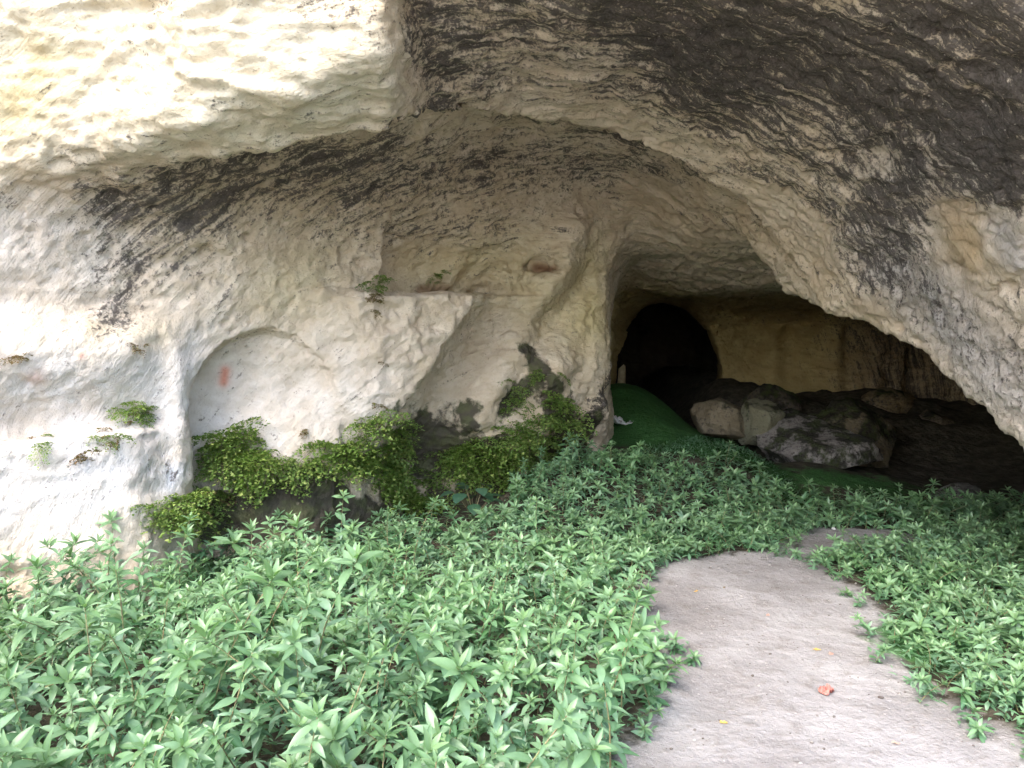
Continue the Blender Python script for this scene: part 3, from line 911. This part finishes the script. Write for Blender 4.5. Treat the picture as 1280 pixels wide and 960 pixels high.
FRONDS = {'green': [frond_mesh(k, M_FERN, 0.18 + 0.025 * k) for k in range(6)], 'dry': [frond_mesh(20 + k, M_FERNDRY, 0.12 + 0.02 * k) for k in range(4)]}

def fern(px_, py_, rx, ry, n, kind, label, group=None, size=1.0, dry=0.0):
    r = random.Random(int(px_ * 7 + py_))
    pts = []
    for _ in range(int(n * (1.5 if rx > 15 else 1.0))):
        a, q = r.uniform(0, 6.28), math.sqrt(r.random())
        pts.append((px_ + rx * q * math.cos(a), py_ + ry * q * math.sin(a)))
    hits = on_rock(pts)
    c = np.mean([h[0] for h in hits], 0)
    e = bpy.data.objects.new("maidenhair_fern" if kind == 'green' else "dry_fern", None); COL.objects.link(e); e.location = c; e.empty_display_size = 0.05
    tag(e, label, "fern", group)
    for p, nrm in hits:
        az = math.atan2(nrm[1], nrm[0]) + r.uniform(-1.2, 1.2)
        fam = FRONDS['dry' if r.random() < dry else kind]
        link("frond", r.choice(fam), e, p - c - nrm * 0.01, (r.uniform(-0.4, 0.4), r.uniform(-0.55, 0.5), az), size * r.uniform(0.75, 1.25))

G1 = "maidenhair ferns hanging at the foot of the wall"
fern(298, 570, 30, 26, 40, 'green', "large olive maidenhair fern hanging inside the arched niche", G1)
fern(345, 590, 26, 20, 26, 'green', "smaller maidenhair fern at the niche foot beside the large olive one", G1)
fern(420, 578, 26, 18, 22, 'green', "yellow-green maidenhair fern between niche and slanting block", G1)
fern(478, 535, 26, 22, 18, 'green', "upright maidenhair fern highest below the slanting block edge", G1, 0.9, 0.1)
fern(480, 585, 40, 26, 40, 'green', "broad maidenhair fern below the slanting block", G1)
fern(505, 625, 40, 18, 26, 'green', "low maidenhair fern touching the weeds under the block", G1)
fern(590, 575, 36, 26, 44, 'green', "broad fern in the dark mossy hollow above bluish leaves", G1)
fern(645, 560, 34, 34, 48, 'green', "broad dark green fern against the pillar foot", G1)
fern(690, 525, 20, 24, 18, 'green', "fern climbing the pillar foot on its cave side", G1)
fern(638, 500, 12, 24, 12, 'green', "narrow upright fern on the mossy pillar lump", G1, 0.8)
fern(684, 470, 8, 6, 6, 'green', "tiny fern tuft on top of the mossy pillar lump", G1, 0.6)
fern(205, 640, 28, 16, 20, 'green', "fern at the end of the low rock bench", G1, 0.9)
fern(250, 625, 22, 22, 20, 'green', "fern at the niche corner by the rock bench", G1, 0.9, 0.3)
G2 = "small ferns on the white wall"
fern(167, 516, 18, 8, 14, 'green', "largest fern tuft on the bench crease", G2, 0.55, 0.3)
fern(132, 545, 14, 8, 11, 'green', "yellowish fern tuft just beside the largest bench tuft", G2, 0.55, 0.4)
fern(48, 538, 8, 5, 5, 'green', "small fern tuft on the far end of the bench crease", G2, 0.5, 0.4)
fern(46, 560, 7, 4, 4, 'green', "small fern tuft hanging just below the bench crease", G2, 0.45, 0.3)
fern(104, 572, 12, 10, 7, 'dry', "withered brown fern on the bench face", G2, 0.55)
fern(21, 450, 9, 6, 7, 'dry', "reddish withered fern near the brow of the wall", G2, 0.5)
fern(172, 435, 10, 4, 5, 'dry', "withered brown fern under the dark stain on the wall", G2, 0.45)
fern(378, 541, 6, 6, 4, 'dry', "tiny dark withered fern inside the arched niche", G2, 0.4)
fern(434, 556, 8, 8, 7, 'green', "small fern clinging to the wall between niche and block", G2, 0.6)
fern(470, 358, 7, 6, 10, 'green', "bright green fern at the corner of the rock shelf", G2, 0.6)
fern(465, 376, 6, 12, 10, 'dry', "brown withered fronds hanging under the bright shelf fern", G2, 0.55)
fern(543, 348, 5, 8, 6, 'green', "small green fern standing on the rock shelf", G2, 0.5)
fern(483, 457, 5, 3, 3, 'dry', "tiny brown tuft on the slanting block face", G2, 0.4)

# ---------------------------------------------------------------- loose things
def ground_at(px_, py_, t0=2.5):
    t = np.arange(t0, 14, 0.01)
    x, z = (px_ - 640) / FPX * t, CAMZ + (HORIZON - py_) / FPX * t
    g_ = ground_z(x, t)
    k = int(np.argmax(z < g_)) if (z < g_).any() else len(t) - 1
    return np.array([x[k], t[k], g_[k]])

import bmesh
def stone_mesh(seed, dims, tone_rgb, moss_v=0.0, sub=5, rough=0.10, soot_v=0.1, cuts=14):
    bm = bmesh.new(); bmesh.ops.create_icosphere(bm, subdivisions=sub, radius=1.0)
    V = np.array([v.co[:] for v in bm.verts]); F = np.array([[v.index for v in f.verts] for f in bm.faces]); bm.free()
    r = np.random.default_rng(seed)
    for _ in range(cuts):                                  # broken faces
        n = r.normal(size=3); n /= np.linalg.norm(n); dd = r.uniform(0.50, 0.80)
        over = np.clip(V @ n - dd, 0, None); V = V - over[:, None] * n * 0.97
    V = V * (1 + rough * fbm(V * 1.6 + seed, 4, 0.5, seed))[:, None]
    V = V * (1 + 0.16 * (0.3 - np.abs(fbm(V * 3.2 + seed, 4, 0.6, seed + 3))))[:, None]
    V = V * np.array(dims)
    me = mesh_np("boulder", V, F, M_ROCK)
    up = np.clip(V[:, 2] / dims[2], -1, 1)
    attr_c(me, "tone", np.tile(np.array(tone_rgb), (len(V), 1))); attr_f(me, "soot", np.full(len(V), soot_v)); attr_f(me, "chisel", np.full(len(V), 0.3))
    attr_f(me, "moss", moss_v + 0.25 * up); attr_v(me, "flow", V * 12)
    return me
def boulder(px_, py_, Y, dims, rz, label, tone_rgb, seed, moss_v=0.0, soot_v=0.1, tilt=0.0):
    p = pix(px_, py_ + 6, Y)
    o = link("boulder", stone_mesh(seed, dims, tone_rgb, moss_v, soot_v=soot_v), None, p, (tilt, tilt * 0.5, rz))
    tag(o, label, "boulder", "boulders on the cave floor")
boulder(905, 520, 9.2, (0.42, 0.40, 0.33), 0.3, "rounded pale boulder next to the dark tunnel mouth", (0.25, 0.21, 0.145), 3, 0.15, 0.25)
boulder(950, 528, 8.9, (0.29, 0.30, 0.32), 1.1, "greenish grey boulder beside the rounded pale one", (0.22, 0.215, 0.15), 5, 0.25, 0.2)
boulder(1012, 555, 8.7, (0.72, 0.62, 0.42), -0.5, "large low slab blotched white and dark", (0.32, 0.30, 0.29), 8, 0.45, 0.42, 0.22)
boulder(1070, 545, 9.3, (0.72, 0.6, 0.52), 0.4, "dark mossy boulder behind the blotched slab", (0.16, 0.135, 0.09), 12, 0.5, 0.45)
boulder(966, 500, 10.2, (0.50, 0.42, 0.28), 0.1, "dark jagged boulder at the foot of the yellow back wall", (0.12, 0.10, 0.07), 15, 0.4, 0.6)
boulder(1010, 592, 8.0, (0.22, 0.16, 0.11), 0.8, "small grey boulder fallen in front of the blotched slab", (0.30, 0.29, 0.28), 18, 0.2, 0.3)
boulder(1195, 612, 7.3, (0.34, 0.2, 0.10), 0.2, "flat grey boulder lying alone on the dark floor", (0.20, 0.19, 0.18), 21, 0.3, 0.4)

boulder(1105, 500, 10.9, (0.55, 0.4, 0.24), 0.9, "low brown boulder against the back wall behind the mossy boulder", (0.22, 0.17, 0.10), 25, 0.25, 0.4)
boulder(1165, 525, 10.3, (0.45, 0.4, 0.20), 2.1, "brown boulder on the dark floor between mossy boulder and rock lip", (0.20, 0.16, 0.11), 27, 0.3, 0.45)

def pebble(px_, py_, r_, label, tone_rgb, seed, t0=2.5):
    p = ground_at(px_, py_, t0)
    me = stone_mesh(seed, (r_, r_ * 0.75, r_ * 0.5), tone_rgb, -0.5, 2, 0.2, -0.6, 5); me.name = "stone"
    tag(link("stone", me, None, p + np.array([0, 0, r_ * 0.3]), (0, 0, seed)), label, "stone", "loose stones")
pebble(1028, 562, 0.035, "pale yellowish stone alone on the dark mossy floor", (0.72, 0.66, 0.45), 31, 5)
pebble(1092, 676, 0.028, "white pebble where the path ends", (0.75, 0.74, 0.72), 32)
pebble(1042, 662, 0.020, "tiny white pebble beside the end of the path, near weeds", (0.75, 0.74, 0.72), 33)
pebble(1101, 874, 0.013, "dark pebble between the red wrapper and the low weed bed", (0.12, 0.10, 0.09), 34)
pebble(941, 846, 0.010, "dark pebble between the red wrapper and the tall weed bed", (0.14, 0.12, 0.10), 35)
pebble(905, 735, 0.012, "brown pebble on the far part of the bare path", (0.25, 0.20, 0.15), 36)
pebble(1166, 812, 0.022, "white stone at the edge of the low weed bed", (0.78, 0.76, 0.70), 37)
# grit on the path: nobody could count it
rp = random.Random(9); gb = []; gf = []; k0 = 0
bm = bmesh.new(); bmesh.ops.create_icosphere(bm, subdivisions=1, radius=1.0)
gV = np.array([v.co[:] for v in bm.verts]); gF = np.array([[v.index for v in f.verts] for f in bm.faces]); bm.free()
gxy = [(rp.uniform(0.3, 3.0), rp.uniform(2.3, 6.4)) for _ in range(2600)]
gz_ = ground_z(np.array([q[0] for q in gxy]), np.array([q[1] for q in gxy]))
for (x, y), z in zip(gxy, gz_):
    if pdist(x, y) > 0.05: continue
    s_ = 0.0022 + 0.007 * rp.random() ** 4
    gb.append(gV * np.array([s_, s_ * rp.uniform(0.6, 1), s_ * 0.6]) * (1 + 0.3 * np.array([rp.uniform(-1, 1) for _ in range(12)]))[:, None] + (x, y, z + s_ * 0.2)); gf.append(gF + k0); k0 += 12
t = NT("grit"); n_ = t.noise(t.pos(), 45, 2); t.principled(t.mix(t.ramp(n_, 0.35, 0.65), (0.10, 0.085, 0.075), (0.34, 0.32, 0.30)), 0.9)
tag(link("gravel", mesh_np("gravel", np.concatenate(gb), np.concatenate(gf), t.m, False)), "fine grit scattered over the bare path", "gravel", None, "stuff")

def crumpled(name, loc, size, rz, mat, seed, thick=0.004, lift=0.5):
    n = 14; r = np.random.default_rng(seed)
    u, v = np.meshgrid(np.linspace(-1, 1, n), np.linspace(-1, 1, n), indexing='ij')
    p = np.stack([u.ravel() * 1.3, v.ravel() * 1.3, u.ravel() * 0 + seed], 1)
    edge = 1 - 0.25 * np.abs(vnoise(np.stack([np.arctan2(v, u).ravel() * 1.5, u.ravel() * 0, u.ravel() * 0 + seed], 1), seed))
    z = lift * size[0] * (np.abs(fbm(p * 1.2, 3, 0.6, seed)) * 1.6)
    X = np.stack([u.ravel() * size[0] * edge, v.ravel() * size[1] * edge, z], 1)
    X[:, 0] += size[0] * 0.3 * vnoise(p * 1.4, seed + 1); X[:, 1] += size[1] * 0.3 * vnoise(p * 1.4, seed + 2)
    ii_ = np.arange(n * n).reshape(n, n)
    q = np.stack([ii_[:-1, :-1], ii_[1:, :-1], ii_[1:, 1:], ii_[:-1, 1:]], -1).reshape(-1, 4)
    o = link(name, mesh_np(name, X, q, mat, False), None, loc, (0, 0, rz))
    md = o.modifiers.new("thickness", 'SOLIDIFY'); md.thickness = thick; md.offset = 1
    return o
M_WHITE = plain_material("white_plastic", (0.74, 0.74, 0.76), (0.80, 0.80, 0.80), 30, 0.5, 0.003)
M_RED = plain_material("red_wrapper", (0.36, 0.09, 0.07), (0.48, 0.22, 0.18), 60, 0.5, 0.003)
M_YLEAF = plain_material("yellow_leaf", (0.45, 0.28, 0.06), (0.50, 0.36, 0.12), 60, 0.7, 0.002)
M_PLEAF = plain_material("pinkish_leaf", (0.42, 0.24, 0.18), (0.46, 0.30, 0.24), 60, 0.7, 0.002)
p = ground_at(770, 533, 5.5); tag(crumpled("plastic_bag", p + (0, 0, 0.02), (0.16, 0.08), -0.6, M_WHITE, 4, 0.003, 0.7), "crumpled white plastic bag lying at the edge of the mossy mound", "bag")
p = ground_at(744, 526, 5.5); tag(crumpled("plastic_scrap", p + (0, 0, 0.01), (0.05, 0.04), 0.4, M_WHITE, 6, 0.003, 0.8), "small white plastic scrap close to the pillar foot", "litter")
p = ground_at(1033, 867); tag(crumpled("wrapper", p + (0, 0, 0.004), (0.036, 0.026), 0.5, M_RED, 9, 0.002, 0.9), "crumpled red wrapper on the bare path", "wrapper")
p = ground_at(1021, 813); tag(crumpled("fallen_leaf", p + (0, 0, 0.003), (0.015, 0.010), 0.2, M_YLEAF, 11, 0.001, 0.4), "small yellow fallen leaf on the bare path", "leaf")
p = ground_at(1039, 819); tag(crumpled("fallen_leaf", p + (0, 0, 0.003), (0.018, 0.010), 1.2, M_PLEAF, 12, 0.001, 0.4), "pinkish brown fallen leaf beside the yellow one", "leaf")

for k_, (a_, b_, m_, lb_) in enumerate([(905, 905, M_YLEAF, "small ochre fallen leaf on the bare path near the tall bed"), (960, 770, M_PLEAF, "brown fallen leaf on the middle of the bare path"),
                                 (1120, 930, M_PLEAF, "brown fallen leaf on the bare path near the low bed"), (870, 740, M_YLEAF, "ochre fallen leaf where the path narrows")]):
    p = ground_at(a_, b_); tag(crumpled("fallen_leaf", p + (0, 0, 0.003), (0.014, 0.008), k_ * 1.3, m_, 40 + k_, 0.001, 0.5), lb_, "leaf")

# short pale stake at the mouth of the tunnel
p = pix(776, 468, 10.4); zg = float(ground_z(np.array([p[0]]), np.array([p[1]]))[0])
V, F = [], []
for i, (h_, q) in enumerate([(-0.1, 0.055), (0.10, 0.052), (0.24, 0.05), (0.34, 0.044), (0.36, 0.02)]):
    for a in range(10):
        V.append((q * math.cos(a * 0.628) * (1 + 0.12 * math.sin(a * 2 + i)), q * math.sin(a * 0.628), h_ + 0.02 * math.cos(a * 0.628) * (i > 2)))
for i in range(4):
    for a in range(10): F.append((i * 10 + a, i * 10 + (a + 1) % 10, i * 10 + 10 + (a + 1) % 10, i * 10 + 10 + a))
M_WOOD = plain_material("weathered_wood", (0.30, 0.24, 0.15), (0.42, 0.35, 0.22), 25, 0.9, 0.01)
tag(link("stake", mesh_np("stake", np.array(V), np.array(F), M_WOOD), None, (p[0], p[1], zg), (0.05, 0.04, 0)), "short pale stake standing at the dark tunnel mouth", "stake")

# broad bluish leaves under the pillar ferns
p = np.array(ground_at(592, 655, 4.5)); e = bpy.data.objects.new("broad_leaf_plant", None); COL.objects.link(e); e.location = p; e.empty_display_size = 0.05
tag(e, "small plant with broad bluish green leaves below the pillar ferns", "plant")
bl_V, bl_F, bl_R = leaf_shape(0.85, 0.35, 0.08, 6)
bl = mesh_np("leaf", bl_V, bl_F, M_DARKLEAF); attr_f(bl, "rib", bl_R); attr_f(bl, "young", np.zeros(len(bl_V)))
r = random.Random(3)
for k in range(11):
    a, hh = k * 2.4, r.uniform(0.14, 0.30); tip = np.array([math.cos(a) * 0.13 * r.uniform(0.5, 1.2), math.sin(a) * 0.13, hh])
    sV, sF = stem_geo(lambda t_: tip * np.array([t_, t_, t_ ** 0.7]), 0.003)
    link("stem", mesh_np("stem", sV, sF, M_STEM), e)
    link("leaf", bl, e, tip, (0, r.uniform(-0.1, 0.5), a), r.uniform(0.10, 0.14))
